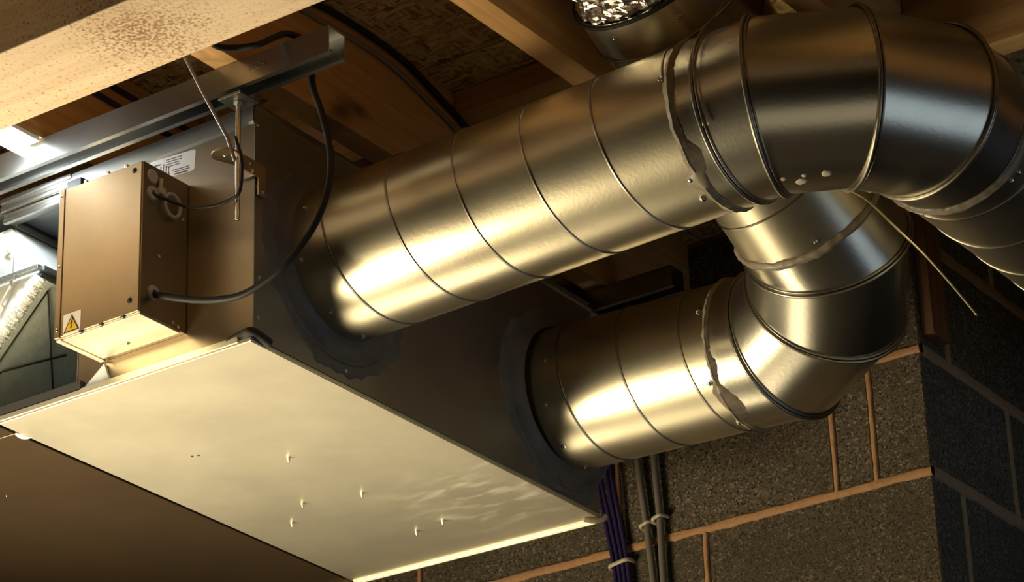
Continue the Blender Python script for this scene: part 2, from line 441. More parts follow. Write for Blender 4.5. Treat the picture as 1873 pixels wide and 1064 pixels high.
# ================================================================== VENTILATION UNIT
BX = .388
T0, R0, B0, L0 = V((0, 0, 0)), V((-.013, .943, 0)), V((-.536, .928, 0)), V((-.507, -.004, 0))
unit = thing('ventilation_unit', 'square grey sheet-steel ventilation unit hung under the joists, bright underside', 'ventilation unit', (0, 0, 0))
def up(p, z): return V((p[0], p[1], z))
bm = bmesh.new(); prism(bm, [up(T0, .0), up(R0, .0), up(R0, 0)+V((-.0015, 0, 0)), up(T0, 0)+V((-.0015, .0, 0))], (0, 0, BX))
side = obj('side_panel', bm, SIDEM, unit)
obj('front_panel', bx(-.348, -.0018, .0, .0015, .002, BX-.030), SHEET_SHADE, unit)
bm = bmesh.new()
pr_ = [(0, BX-.034), (-.0035, BX-.030), (-.0045, BX-.012), (-.0035, BX-.003), (0, BX), (.012, BX), (.012, BX-.034)]
prism(bm, [(-.372, y, z) for y, z in pr_], (.371, 0, 0)); obj('top_flange', bm, RAILM, unit, True, 30)
obj('back_panel', bx(-.53, -.014, .925, .9265, .002, BX-.002), SHEET, unit)
obj('top_panel', bx(-.528, -.002, .013, .925, BX-.003, BX-.001), INNER, unit)
# folded side-top edge of the side panel
bm = bmesh.new(); prism(bm, [(0, 0, BX-.001), (.004, 0, BX-.001), (.004, 0, BX-.005), (0, 0, BX-.008)], (-.013, .943, 0)); obj('top_edge', bm, RAILM, unit)
# access panel
bm = bmesh.new()
Pq = [L0+V((0, 0, 0)), T0+V((-.001, -.004, 0)), R0, B0]
prism(bm, [p+V((0, 0, -.008)) for p in Pq], (0, 0, .0078))
bmesh.ops.bevel(bm, geom=bm.edges[:], offset=.0012, segments=2, affect='EDGES')
ap = obj('access_panel', bm, PANEL, unit, label='bright cream metal access panel of the underside')
def strip(parent, a, b, nrm_, w_, z0, z1, mm, name):
    a, b, nrm_ = V(a), V(b), V(nrm_).normalized(); bm = bmesh.new()
    prism(bm, [up(a, z0), up(b, z0), up(b+nrm_*w_, z0), up(a+nrm_*w_, z0)], (0, 0, z1-z0))
    bmesh.ops.bevel(bm, geom=bm.edges[:], offset=min(w_, z1-z0)*.3, segments=2, affect='EDGES')
    return obj(name, bm, mm, parent, True, 35)
strip(ap, B0, R0+V((-.012, 0, 0)), (0, 1, 0), .0045, -.0125, .002, PANEL, 'drip_lip')
strip(ap, B0+V((0, .0062, 0)), R0+V((-.012, .0062, 0)), (0, 1, 0), .0042, -.0125, .004, PANEL, 'drip_lip')
strip(ap, L0+V((0, -.0045, 0)), T0+V((-.02, -.0085, 0)), (0, -1, 0), .0035, -.008, .003, PANEL, 'front_lip')
# gasket strip between panel and front opening
obj('gasket', bx(-.53, -.33, -.012, .012, .0005, .016), GASK, unit)
# fold tab
bm = bmesh.new(); prism(bm, [(-.288, -.006, .034), (-.277, -.006, .0035), (-.330, -.006, .0035)], (0, .005, 0)); obj('bent_tab', bm, WHITE, unit)
# dark gasket bulge at corner T
bm = bmesh.new(); tube(bm, catmull([(-.042, -.004, .001), (-.014, -.004, .006), (.000, -.001, .0065), (.003, .032, .000)]), .0085, 10, flat=.9); obj('corner_seal', seg_fix(bm), GASK, unit, True)
# corner tab at L
bm = bmesh.new(); tube(bm, catmull([(-.520, .046, -.004), (-.514, .055, -.007), (-.506, .064, -.0075), (-.498, .068, -.006)]), lambda t: .0070*math.sin(math.pi*min(.95, t+.12)), 10, flat=.6)
obj('corner_tab', seg_fix(bm), WHITE, ap, True)
bm = bmesh.new(); tube(bm, catmull([(-.034, .925, -.009), (-.02, .935, -.013), (-.008, .944, -.010), (-.002, .948, -.005)]), .0055, 8); obj('corner_tab', seg_fix(bm), MAST, ap, True)
for x, y in ((-.247, .387), (-.359, .563), (-.430, .623), (-.253, .588), (-.226, .778), (-.292, .792)):
    bm = bmesh.new(); p = V((x, y, -.008)); tube(bm, [p+V((0, 0, .002)), p+V((.0004, 0, -.005)), p+V((.001, 0, -.0085))], lambda t: .0034*(1-.55*t), 8)
    obj('rivet_stub', seg_fix(bm), PANEL, ap, True)
for x, y in ((-.363, .286), (-.352, .289)): screw(ap, (x, y, -.008), (0, 0, -1), .0016, GASK)
# opening frame on the left of the front: stepped frame rail
bm = bmesh.new()
for y0, y1, z0, z1 in ((-.004, .004, BX-.008, BX), (.0, .03, BX-.016, BX-.004), (-.002, .004, BX-.022, BX-.014), (.006, .03, BX-.034, BX-.020), (.004, .012, BX-.040, BX-.033)):
    box(bm, -.528, -.375, y0, y1, z0, z1, bev=.0008)
fr = obj('opening_frame', bm, RAILM, unit, True, 30)
obj('frame_clip', bx(-.376, -.346, -.010, -.002, BX-.036, BX-.018, bev=.001), BLACKP, unit)
bm = bmesh.new()
for y0, y1, z0, z1 in ((.03, .90, BX-.030, BX-.004), (.03, .90, BX-.036, BX-.028)): box(bm, -.528, -.522 if z1 < BX-.01 else -.526, y0, y1, z0, z1, bev=.0008)
obj('side_frame', bm, INNER, unit)
obj('inner_ceiling', bx(-.521, -.03, .032, .90, BX-.022, BX-.018), INNER, unit)
bm = bmesh.new(); bmesh.ops.create_uvsphere(bm, u_segments=20, v_segments=8, radius=1, matrix=Matrix.Translation((-.425, .135, BX-.022)) @ Matrix.Rotation(R(20), 4, 'Z') @ Matrix.Diagonal((.026, .012, .004, 1)))
obj('pressed_dimple', bm, INNER, unit, True)
obj('inner_front_stile', bx(-.3495, -.3465, .0, .03, .002, BX-.036), SHEET, unit)
obj('inner_partition', bx(-.36, -.355, .24, .90, .01, BX-.024), INNER, unit)

# control box
cb = obj('control_box', bx(-.296, -.130, -.1035, -.0005, .041, .2905, bev=.0012), SHEET_SHADE, unit)
cb2 = obj('box_cover', bx(-.285, -.1315, -.1062, -.1036, .0425, .289, bev=.0006), SHEET, cb)
obj('box_edge_strip', bx(-.297, -.287, -.1068, -.1036, .042, .291, bev=.0006), SHEET, cb)
bot = obj('box_base', bx(-.284, -.132, -.101, -.012, .0385, .0412, bev=.0006), PANEL, cb)
obj('base_edge', bx(-.297, -.287, -.103, -.004, .0385, .0412, bev=.0006), PANEL, cb)
for p, n, r_ in (((-.145, -.1062, .277), (0, -1, 0), .0030), ((-.148, -.1062, .063), (0, -1, 0), .0030)): screw(cb, p, n, r_, BLACKP)
for p in ((-.292, -.1068, .278), (-.292, -.1068, .16), (-.292, -.1068, .055)): screw(cb, p, (0, -1, 0), .0022)
for p in ((-.20, -.106, .2905), (-.163, -.106, .2905), (-.245, -.106, .2905), (-.245, -.106, .0405), (-.205, -.106, .0405), (-.162, -.106, .0405)):
    obj('edge_clip', bx(p[0]-.003, p[0]+.003, p[1]-.001, p[1]+.004, p[2]-.0025, p[2]+.0025, bev=.0006), SCREWM, cb)
for y, z in ((-.064, .1455), (-.018, .046), (-.012, .226), (-.030, .048)): screw(cb, (-.130, y, z), (1, 0, 0), .0024)
screw(cb, (-.215, -.035, .0385), (0, 0, -1), .0028)
# knockout discs
def disc(parent, c, n, r_, h, m_, name, hole=0, seg=28):
    c, n = V(c), V(n).normalized(); s, u = frame(n); bm = bmesh.new()
    P = [(hole, 0), (hole, h*.6), (hole+.0008, h), (r_-.001, h), (r_, h*.5), (r_, 0)] if hole else [(.0001, h), (r_-.0015, h), (r_, h*.5), (r_, 0)]
    loft(bm, [[c+n*hh+q*(math.cos(a)*s+math.sin(a)*u) for a in (2*math.pi*k/seg for k in range(seg))] for q, hh in P])
    return obj(name, seg_fix(bm), m_, parent, True, 35)
disc(cb, (-.130, -.0835, .2715), (1, 0, 0), .0115, .003, GREYP, 'blanking_cap')
disc(cb, (-.130, -.083, .243), (1, 0, 0), .0115, .004, GREYP, 'cable_grommet', .004)
disc(cb, (-.130, -.076, .081), (1, 0, 0), .0115, .004, GREYP, 'cable_grommet', .004)
# plastic ring clamp on the box side
bm = bmesh.new(); cc = V((-.122, -.045, .235))
tube(bm, [cc+V((0, .0175*math.cos(a), .0185*math.sin(a))) for a in (2*math.pi*k/32 for k in range(32))], .0030, 8, loop=True)
tube(bm, catmull([cc+V((0, -.016, .008)), cc+V((-.003, -.024, .019)), cc+V((-.006, -.020, .038))]), .0034, 8)
box(bm, -.130, -.122, -.079+.006, -.060, .246, .257, bev=.001)
obj('ring_clamp', seg_fix(bm), GREYP, cb, True)
# warning sticker: white square with yellow triangle
st = obj('warning_sticker', bx(-.2795, -.2445, -.1066, -.1062, .0432, .0762), LABELM, cb)
tri = [(-.2785, .0455), (-.2465, .0455), (-.2625, .0735)]
def poly2(name, pts, y, th, m_, par):
    bm = bmesh.new(); prism(bm, [(x, y, z) for x, z in pts], (0, -th, 0)); return obj(name, bm, m_, par)
def shrink(pts, k):
    cx = sum(p[0] for p in pts)/3; cz = sum(p[1] for p in pts)/3; return [(cx+(x-cx)*k, cz+(z-cz)*k) for x, z in pts]
poly2('triangle_border', tri, -.1066, .0002, INK, cb); poly2('triangle_field', shrink(tri, .76), -.1068, .0002, YEL, cb)
bolt = [(-.2610, .0665), (-.2660, .0570), (-.2632, .0575), (-.2640, .0522), (-.2655, .0525), (-.2628, .0488), (-.2608, .0530), (-.2622, .0528), (-.2605, .0605), (-.2635, .0598)]
bm = bmesh.new()
prism(bm, [(x, -.1070, z) for x, z in ((-.2612, .0670), (-.2592, .0665), (-.2622, .0600), (-.2652, .0575))], (0, -.0002, 0))
prism(bm, [(x, -.1070, z) for x, z in ((-.2650, .0590), (-.2652, .0575), (-.2598, .0608), (-.2608, .0618))], (0, -.0002, 0))
prism(bm, [(x, -.1070, z) for x, z in ((-.2598, .0610), (-.2618, .0608), (-.2634, .0535), (-.2620, .0533))], (0, -.0002, 0))
prism(bm, [(x, -.1070, z) for x, z in ((-.2650, .0540), (-.2606, .0534), (-.2636, .0492))], (0, -.0002, 0))
obj('lightning_bolt', bm, INK, cb)
# rating label on front face
lab_rot = Matrix.Translation((-.166, 0, .334)) @ Matrix.Rotation(R(4), 4, 'Y')
def lab(name, x0, x1, z0, z1, y, m_, par):
    bm = bx(x0, x1, y-.0003, y, z0, z1); bm.transform(lab_rot); return obj(name, bm, m_, par)
bm = bmesh.new()
pts = []
for cx, cz, a0 in ((.044, .014, 0), (-.060, .014, 90), (-.060, -.014, 180), (.044, -.014, 270)):
    for k in range(5):
        a = R(a0+k*22.5); pts.append((cx+.004*math.cos(a), -.0003, cz+.004*math.sin(a)))
prism(bm, pts, (0, .0005, 0)); bm.transform(lab_rot); rl = obj('rating_label', bm, LABELM, unit, label='white rating label with small print')
bm = bmesh.new(); random.seed(3)
for i, z in enumerate((.0125, .0085, .0045, .0005)):
    x = -.012
    while x < .020-i*.002: l = random.uniform(.002, .005); box(bm, x, x+l, -.0007, -.0003, z, z+.0012); x += l+.001
for z, x0_ in ((-.0085, .002), (-.012, .006)):
    x = x0_
    while x < .034: l = random.uniform(.002, .005); box(bm, x, x+l, -.0007, -.0003, z, z+.0013); x += l+.001
x = .008
while x < .034: box(bm, x, x+.0022, -.0007, -.0003, -.0165, -.0142); x += .0030
for x in (-.045, -.036, -.029):
    box(bm, x, x+.006, -.0007, -.0003, .0075, .0095)
for i, x in enumerate((-.022, -.0165, -.011, -.0055)):
    z1 = .006-.0035*abs(i-1); box(bm, x, x+.0006, -.0007, -.0003, -.010, z1); box(bm, x-.0012, x+.0018, -.0007, -.0003, -.0135, -.0095); box(bm, x-.0008, x+.0014, -.0007, -.0003, z1, z1+.0012)
bm.transform(lab_rot); obj('print_lines', bm, INK, rl)
# screws on the side face
for y, z in ((.006, .353), (.015, .277), (.006, .248), (.054, .251), (.012, .100), (.011, .033), (.22, .020), (.30, .30), (.93, .30)): screw(unit, (0, y, z), (1, 0, 0), .0026)
for y in (.2, .45, .7): screw(unit, (-.003-y*.013, y, .380), (1, 0, 0), .0024)

# neighbouring plenum box with brown underside
pl = thing('plenum_box', 'long brown metal box with dark flat underside joined to the unit at lower left', 'duct box', (-.9, .45, .0))
def pb(name, pts, z0, z1, m_):
    bm = bmesh.new(); prism(bm, [V((x, y, z0)) for x, y in pts], (0, 0, z1-z0)); bmesh.ops.bevel(bm, geom=bm.edges[:], offset=.0008, segments=1, affect='EDGES'); return obj(name, bm, m_, pl)
pb('bottom_panel', [(-.5345, .060), (-1.5, .040), (-1.5, .925), (-.5605, .936)], .0035, .006, DARKP)
pb('bottom_panel', [(-.532, -.02), (-1.5, -.02), (-1.5, .0375), (-.5345, .0575)], .0035, .006, DARKP)
pb('seam_flange', [(-.5455, .938), (-1.5, .927), (-1.5, .932), (-.5455, .943)], -.002, .006, DARKP)
obj('back_panel', bx(-1.5, -.56, .93, .934, .006, BX), INNER, pl)
obj('front_panel', bx(-1.5, -.80, -.02, -.018, .006, BX), SHEET, pl)
obj('end_panel', bx(-1.5, -1.498, -.018, .93, .006, BX), SHEET, pl)
obj('top_panel', bx(-1.5, -.56, -.02, .93, BX, BX+.002), INNER, pl)
bm = bmesh.new(); prism(bm, [(-.505, .0, .012), (-.56, .0, .012), (-.585, .93, .012), (-.535, .93, .012)], (0, 0, .004)); obj('gap_shade_strip', bm, GASK, unit)  # dark strip added to stand for the shade in the open panel gap
screw(pl, (-.735, .25, .0035), (0, 0, -1), .002)

# ---- heat exchanger with filter inside the opening
hx = thing('heat_exchanger', 'pale diamond-shaped exchanger core showing inside the open left end of the unit', 'heat exchanger', (-.62, .1, .15))
P1_, P2_, P3_ = V((-.528, 0, .350)), V((-.454, 0, .254)), V((-.68, 0, .037))
P4_ = V((-.76, 0, .13))
hexp = [P1_, P2_, P3_, P4_, V((-.66, 0, .350))]
bm = bmesh.new(); prism(bm, [p+V((0, .034, 0)) for p in hexp], (0, .78, 0)); obj('core', bm, WHITE, hx)
hexf = [V((-.529, 0, .349)), V((-.457, 0, .256)), V((-.68, 0, .042)), V((-.76, 0, .13)), V((-.66, 0, .349))]
bm = bmesh.new(); prism(bm, [p+V((0, .026, 0)) for p in hexf], (0, .008, 0)); obj('end_plate', bm, LIDM, hx)
bm = bmesh.new(); tube(bm, catmull([(-.530, .024, .305), (-.530, .016, .3075), (-.517, .015, .300), (-.5145, .015, .296), (-.5145, .015, .240), (-.5175, .015, .234), (-.533, .015, .213), (-.536, .024, .210)], 4), .0022, 7)
obj('handle', seg_fix(bm), GREYP, hx, True)
# frame channel: front edge (x dir) + side edge (y dir) at the corner P2
bm = bmesh.new(); cz = .2545
box(bm, -.60, -.452, .010, .020, cz-.004, cz+.003, bev=.0008); box(bm, -.60, -.500, .008, .0125, cz-.010, cz-.002, bev=.0008)
box(bm, -.458, -.447, .020, .75, cz-.006, cz+.003, bev=.0008); box(bm, -.472, -.456, .024, .75, cz-.011, cz-.007, bev=.0008)
obj('corner_frame', bm, INNER, hx)
ft = thing('filter_pad', 'green-grey filter pad with fluffy white edge under the exchanger core at left', 'filter', (-.55, .1, .15))
dS = (P3_-P2_).normalized(); nS = V((-dS.z, 0, dS.x)); nS = -nS if nS.z > 0 else nS  # outward down-right
A0 = P2_+dS*.012+nS*.003; Ls = (P3_-P2_).length-.03
bm = bmesh.new(); prism(bm, [A0+V((0, .030, 0)), A0+dS*Ls+V((0, .030, 0)), A0+dS*Ls+nS*.016+V((0, .030, 0)), A0+nS*.016+V((0, .030, 0))], (0, .70, 0))
obj('pad', bm, FABRIC, ft)
# fluffy edge: lumpy roll + fibres
bm = bmesh.new(); rings = []
for i in range(220):
    q = A0+dS*(Ls*i/219)+nS*.006+V((0, .022, 0)); ring = []
    for k in range(14):
        a = 2*math.pi*k/14; d_ = nS*math.cos(a)*.011+V((0, math.sin(a)*.011, 0))
        f = 1+.16*mnoise.noise(q*160+d_*160)+.22*mnoise.noise(q*420+d_*500)
        ring.append(q+d_*f)
    rings.append(ring)
loft(bm, rings, cap=True); wr = obj('wool_edge', seg_fix(bm), WOOLM, ft, True)
bm = bmesh.new(); random.seed(11)
for i in range(5000):
    q = A0+dS*random.uniform(0, Ls)+nS*.006+V((0, .022, 0)); a = random.uniform(0, 6.283)
    d_ = (nS*math.cos(a)+V((0, math.sin(a), 0))); q = q+d_*.009
    t_ = V([random.uniform(-1, 1) for _ in range(3)]).normalized()*.0045; e = q+d_*random.uniform(.001, .005)+t_; s_ = d_.cross(t_).normalized()*.00035
    mid = (q+e)/2+V([random.uniform(-1, 1) for _ in range(3)])*.0015
    v_ = [bm.verts.new(p) for p in (q-s_, q+s_, mid+s_, mid-s_, e)]
    bm.faces.new((v_[0], v_[1], v_[2], v_[3])); bm.faces.new((v_[3], v_[2], v_[4]))
obj('wool_fibres', bm, WOOLM, ft, kind='stuff')
# retaining wires on the pad face
def onpad(u, y): return A0+dS*u+nS*.0185+V((0, y, 0))
for (u1, y1), (u2, y2) in (((.012, .040), (.30, .040)), ((.012, .040), (.175, .185)), ((.095, .150), (.165, .055)), ((.11, .205), (.175, .200)), ((.165, .055), (.26, .035)), ((.175, .185), (.28, .30))):
    bm = bmesh.new(); a, b = onpad(u1, y1), onpad(u2, y2); tube(bm, [a, (a+b)/2-nS*.0008, b], .0014, 6); obj('retaining_wire', seg_fix(bm), GASK, ft, True)
bm = bmesh.new(); box(bm, -.50, -.36, .03, .9, .006, .010); obj('inner_floor', bm, INNER, unit)

# ================================================================== DUCTS
SEG = 112
def ang_ring(c, e1, e2, r_, n=SEG): return [c+r_*(math.cos(a)*e1+math.sin(a)*e2) for a in (2*math.pi*k/n for k in range(n))]
def axis_frame(a):
    a = a.normalized(); e = a.cross(V((0, 0, 1))).normalized(); return e, e.cross(a)
def straight(parent, P, a, s0, s1, r_, name='tube', m_=GALV, step=.02, wall=True):
    e, g = axis_frame(a); bm = bmesh.new(); n = max(2, int((s1-s0)/step))
    rings = [ang_ring(P+a*(s0+(s1-s0)*i/n), e, g, r_) for i in range(n+1)]
    rings = [ang_ring(P+a*s0, e, g, r_-.002)]+rings+[ang_ring(P+a*s1, e, g, r_-.002)]
    loft(bm, rings); return obj(name, seg_fix(bm), m_, parent, True, 40)
def helix(parent, P, a, s0, s1, sref, pitch, r_, m_=BEAD, name='spiral_seam', hand=1):
    """seam at s = sref at theta=0 (+e direction), s rises as theta falls"""
    e, g = axis_frame(a); bm = bmesh.new(); path = []
    n = int((s1-s0)/pitch*96)
    for i in range(n+1):
        s = s0+(s1-s0)*i/n; th = -hand*2*math.pi*(s-sref)/pitch
        path.append((s, th))
    rings = []
    for s, th in path:
        d = math.cos(th)*e+math.sin(th)*g; c = P+a*s
        ring = [c+a*ds+d*(r_+h) for ds, h in ((-.0032, -.0012), (-.0027, .0008), (-.0016, .0017), (.0002, .0018), (.0009, .0008), (.0012, -.0012))]
        rings.append(ring)
    loft(bm, rings, closed=False); return obj(name, seg_fix(bm), m_, parent, True, 50)
def ring_bead(parent, pts, rb_, m_=BEAD, name='seam_bead', double=None):
    bm = bmesh.new(); tube(bm, pts, rb_, 8, loop=True)
    return obj(name, seg_fix(bm), m_, parent, True)
def mastic(parent, P, a, s, r_, w_, seedv, m_=MAST, spread=1., name='joint_mastic', patches=()):
    """uneven band of mastic round the duct, ragged edges"""
    e, g = axis_frame(a); bm = bmesh.new(); rings = []
    n = 180
    for k in range(n):
        th = 2*math.pi*k/n; d = math.cos(th)*e+math.sin(th)*g
        q = d*3+V((seedv, 0, 0)); w1 = w_*(1+.35*mnoise.noise(q*1.3)+.30*spread*mnoise.noise(q*7)); w2 = w_*(.9+.9*spread*max(0, mnoise.noise(q*1.1+V((5, 5, 5))))+.3*spread*mnoise.noise(q*8+V((1, 7, 2))))
        for deg, wd_, l_, rr_ in patches:
            dd = (math.degrees(th)-deg+180) % 360-180; k_ = max(0, 1-(dd/wd_)**2)
            w1 += l_*k_; w2 += rr_*k_
        h = .0026+.0012*mnoise.noise(q*4)
        c = P+a*(s+.002*mnoise.noise(q*2)); 
        rings.append([c+a*x+d*(r_+hh) for x, hh in ((-w1, -.0015), (-w1*.85, h*.6), (-w1*.2, h), (0, h*1.7), (w1*.25, h), (w2*.85, h*.6), (w2, -.0015))])
    loft(bm, rings, closed=False, loop=True)
    return obj(name, seg_fix(bm), m_, parent, True, 60)
def dscrew(parent, P, a, s, deg, r_, sz=.0034):
    e, g = axis_frame(a); d = math.cos(R(deg))*e+math.sin(R(deg))*g
    return screw(parent, P+a*s+d*r_, d, sz)
def gored(parent, P0, a, n, rb, ang, r_, m_=GALVB, bead_r=.0036):
    a = a.normalized(); n = n.normalized(); ax = a.cross(n).normalized(); O = P0+n*rb
    rad = lambda t: -n*math.cos(t)+a*math.sin(t)
    cuts = [0, ang/6, ang/2, ang*5/6, ang]
    def ring(k, rr):
        t = cuts[k]
        if k in (0, 4): c, sc = O+rb*rad(t), 1
        else: c, sc = O+rb/math.cos(ang/6)*rad(t), 1/math.cos(ang/6)
        return [c+rr*(math.cos(u)*ax+math.sin(u)*sc*rad(t)) for u in (2*math.pi*j/SEG for j in range(SEG))]
    for k in range(4):
        A, B = ring(k, r_), ring(k+1, r_); bm = bmesh.new()
        rings = [[p*(1-i/5)+q*(i/5) for p, q in zip(A, B)] for i in range(6)]
        # tiny flare to the lock seams
        loft(bm, rings); obj('gore', seg_fix(bm), m_, parent, True, 40)
    for k in (1, 2, 3):
        t = cuts[k]; trav = (a*math.cos(t)+n*math.sin(t))
        A = ring(k, r_+.0030); ring_bead(parent, [p-trav*.0016 for p in A], bead_r*.9, BEAD)
        A = ring(k, r_+.0012); ring_bead(parent, [p+trav*.0042 for p in A], bead_r*.55, BEAD)
    return O+rb*rad(ang), (a*math.cos(ang)+n*math.sin(ang)).normalized()
RD = .125
# --- duct 1
a1 = V((1, -.011, .018)).normalized(); P1 = V((0, .2014, .1913))
d1 = thing('spiral_duct', 'long straight spiral steel duct leaving the unit side, upper of the two', 'duct', P1)
straight(d1, P1, a1, .002, .700, RD)
helix(d1, P1, a1, .012, .684, .0715, .1225, RD)
for s, th in ((.022, -20), (.03, -62), (.028, -100), (.03, 20), (.035, 60)): dscrew(d1, P1, a1, s, th, RD)
mj = mastic(d1, P1, a1, .689, RD+.001, .0075, 2.0, patches=((-46, 13, 0, .020), (-62, 8, .014, .004)))
for s, th in ((.674, 12), (.672, -78), (.676, -60)): dscrew(d1, P1, a1, s, th, RD+.001)
e1_ = thing('duct_elbow', 'large segmented steel elbow turning away at top right', 'duct elbow', P1+a1*.75)
straight(e1_, P1, a1, .700, .7172, RD+.0015, 'collar', GALVB)
n1 = (V((0, 1, 0))-a1*a1.y).normalized(); roll = .0138
n1 = n1*math.cos(roll)+a1.cross(n1)*math.sin(roll)
En1, b1 = gored(e1_, P1+a1*.7172, a1, n1, .2206, 1.5738, RD+.0015)
e_, g_ = axis_frame(a1)
ring_bead(e1_, ang_ring(P1+a1*.727, e_, g_, RD+.0030), .0030)
ring_bead(e1_, ang_ring(P1+a1*.733, e_, g_, RD+.0020), .0018)
for (p, n_, rx) in (((.7936, .1842, .0800), (.076, -.104, -.992), .0045), ((.8100, .2060, .0794), (.03, -.02, -1), .008), ((.8204, .1952, .0812), (.09, -.128, -.988), .004), ((.8478, .2100, .0815), (.09, -.13, -.99), .007)):
    n_ = V(n_).normalized(); s_, u_ = frame(n_); p = V(p); bm = bmesh.new()
    loft(bm, [[p+n_*h+rx*q*(1+.3*mnoise.noise(V((math.cos(a)*2, math.sin(a)*2, rx*900))))*(math.cos(a)*s_+math.sin(a)*u_) for a in (2*math.pi*k/14 for k in range(14))] for q, h in ((1, -.0004), (.85, .0007), (.4, .0011), (.001, .0012))])
    obj('mastic_spot', seg_fix(bm), SPOT, e1_, True)
d1b = thing('spiral_duct', 'straight spiral steel duct receding to the right edge from the big elbow', 'duct', En1)
straight(d1b, En1, b1, .004, 2.2, RD, step=.05)
helix(d1b, En1, b1, .03, 2.2, .0864, .1245, RD, hand=-1)
mastic(d1b, En1, b1, .016, RD+.001, .009, 7.0)
for s, th in ((.036, -52), (.038, -45), (.03, -120)): dscrew(d1b, En1, b1, s, th, RD)
# --- duct 2
a2 = V((1, -.0074, -.0386)).normalized(); P2 = V((0, .8399, .1756)); b2 = V((-.0092, -.879, .4768)).normalized(); an2 = 1.5919
n2 = (b2-a2*math.cos(an2))/math.sin(an2)
d2 = thing('spiral_duct', 'short spiral steel duct leaving the unit side, lower of the two', 'duct', P2)
straight(d2, P2, a2, -.008, .356, RD)
helix(d2, P2, a2, .005, .340, .0640, .1185, RD)
for s, th in ((.03, -25), (.028, -62), (.035, 10), (.025, -95)): dscrew(d2, P2, a2, s, th, RD)
mastic(d2, P2, a2, .352, RD+.001, .0065, 12.0, spread=1.6, patches=((-62, 20, 0, .020), (-50, 12, .007, 0)))
for s, th in ((.335, 18), (.340, -40), (.345, -82)): dscrew(d2, P2, a2, s, th, RD+.001)
e2_ = thing('duct_elbow', 'segmented steel elbow turning upward in front of the block wall', 'duct elbow', P2+a2*.42)
straight(e2_, P2, a2, .356, .367, RD+.0015, 'collar', GALVB)
En2, b2_ = gored(e2_, P2+a2*.367, a2, n2, .2271, an2, RD+.0015)
e2x, g2x = axis_frame(b2_)
mastic(e2_, En2, b2_, .004, RD+.002, .0065, 21.0, spread=1.0)
d2b = thing('spiral_duct', 'spiral steel duct rising from the upturned elbow behind the long duct', 'duct', En2)
straight(d2b, En2, b2_, .010, .44, RD)
helix(d2b, En2, b2_, .02, .42, .064, .1225, RD)
def sc2(s, deg):  # deg measured in my (e1,e2) frame
    q1 = a2.cross(b2_).normalized(); q2 = b2_.cross(q1); d = math.cos(R(deg))*q2+math.sin(R(deg))*q1
    return screw(d2b, En2+b2_*s+d*(RD+.0005), d, .0034)
sc2(.022, 66); sc2(.020, 10)
up_ = thing('duct_coupling', 'short steel coupling collar just below the foil duct at the top edge', 'duct coupling', En2+b2_*.45)
straight(up_, En2, b2_, .425, .495, RD+.004, 'collar', GALVB)
ring_bead(up_, ang_ring(En2+b2_*.427, e2x, g2x, RD+.005), .0022)
ring_bead(up_, ang_ring(En2+b2_*.492, e2x, g2x, RD+.006), .0035, BLACKR, 'tie_band')
q1 = a2.cross(b2_).normalized(); q2 = b2_.cross(q1)
for deg, s in ((60, .462), (108, .470)):
    d = math.cos(R(deg))*q2+math.sin(R(deg))*q1; screw(up_, En2+b2_*s+d*(RD+.004), d, .0034)
# foil flexible duct
bm = bmesh.new(); rings = []; nn = 70
for i in range(nn+1):
    s = .490+.30*i/nn; c = En2+b2_*s; ring = []
    for k in range(96):
        th = 2*math.pi*k/96; d = math.cos(th)*e2x+math.sin(th)*g2x
        f = RD-.002+.006*math.sin((s*95+th))*min(1, i/6)+.005*mnoise.noise(d*9+c*60)+.0045*mnoise.noise(d*26+c*190)
        ring.append(c+d*f)
    rings.append(ring)
loft(bm, rings); fo = obj('foil_duct', seg_fix(bm), FOIL, None, False)
tag(fo, 'crinkled silver foil flexible duct at the top edge of the picture', 'flexible duct')

# flanges + sealant on unit side face
def flange(yc, zc, seedv, ymin, ymax):
    # raised steel collar ring
    x = lambda y: -.0138*y
    bm = bmesh.new(); prof = ((RD-.002, .0135), (RD+.002, .0125), (RD+.006, .009), (RD+.012, .0055), (RD+.030, .0045), (RD+.0345, .0062), (RD+.038, .0045), (RD+.039, 0))
    loft(bm, [[V((x(yc)+h, yc+q*math.cos(t), zc+q*math.sin(t))) for t in (2*math.pi*k/96 for k in range(96))] for q, h in prof])
    f = obj('duct_flange', seg_fix(bm), SEAL, unit, True)
    bm = bmesh.new(); rings = []
    for k in range(160):
        t = 2*math.pi*k/160; d = V((0, math.cos(t), math.sin(t)))
        ro = RD+.058+.016*mnoise.noise(d*2.2+V((seedv, 0, 0)))+.009*mnoise.noise(d*7+V((seedv, 1, 0)))+.005*mnoise.noise(d*19+V((seedv, 2, 0)))
        if math.sin(t) > .3: ro -= .028*min(1, (math.sin(t)-.3)*2)
        ri = RD+.036; row = []
        for j in range(6):
            q = ri+(ro-ri)*j/5; y = yc+q*math.cos(t); z = zc+q*math.sin(t)
            y = min(max(y, ymin), ymax); z = max(z, .002)
            hh = (.0035, .0035, .003+.001*mnoise.noise(d*12), .0026, .0018, -.0005)[j]
            row.append(V((x(y)+hh, y, z)))
        rings.append(row)
    loft(bm, rings, closed=False, loop=True)
    obj('sealant_smear', seg_fix(bm), SEAL, unit, True)
    return f
flange(.2014, .1913, 1.3, .004, .5)
flange(.8399-.012, .1756, 4.7, .5, .940)

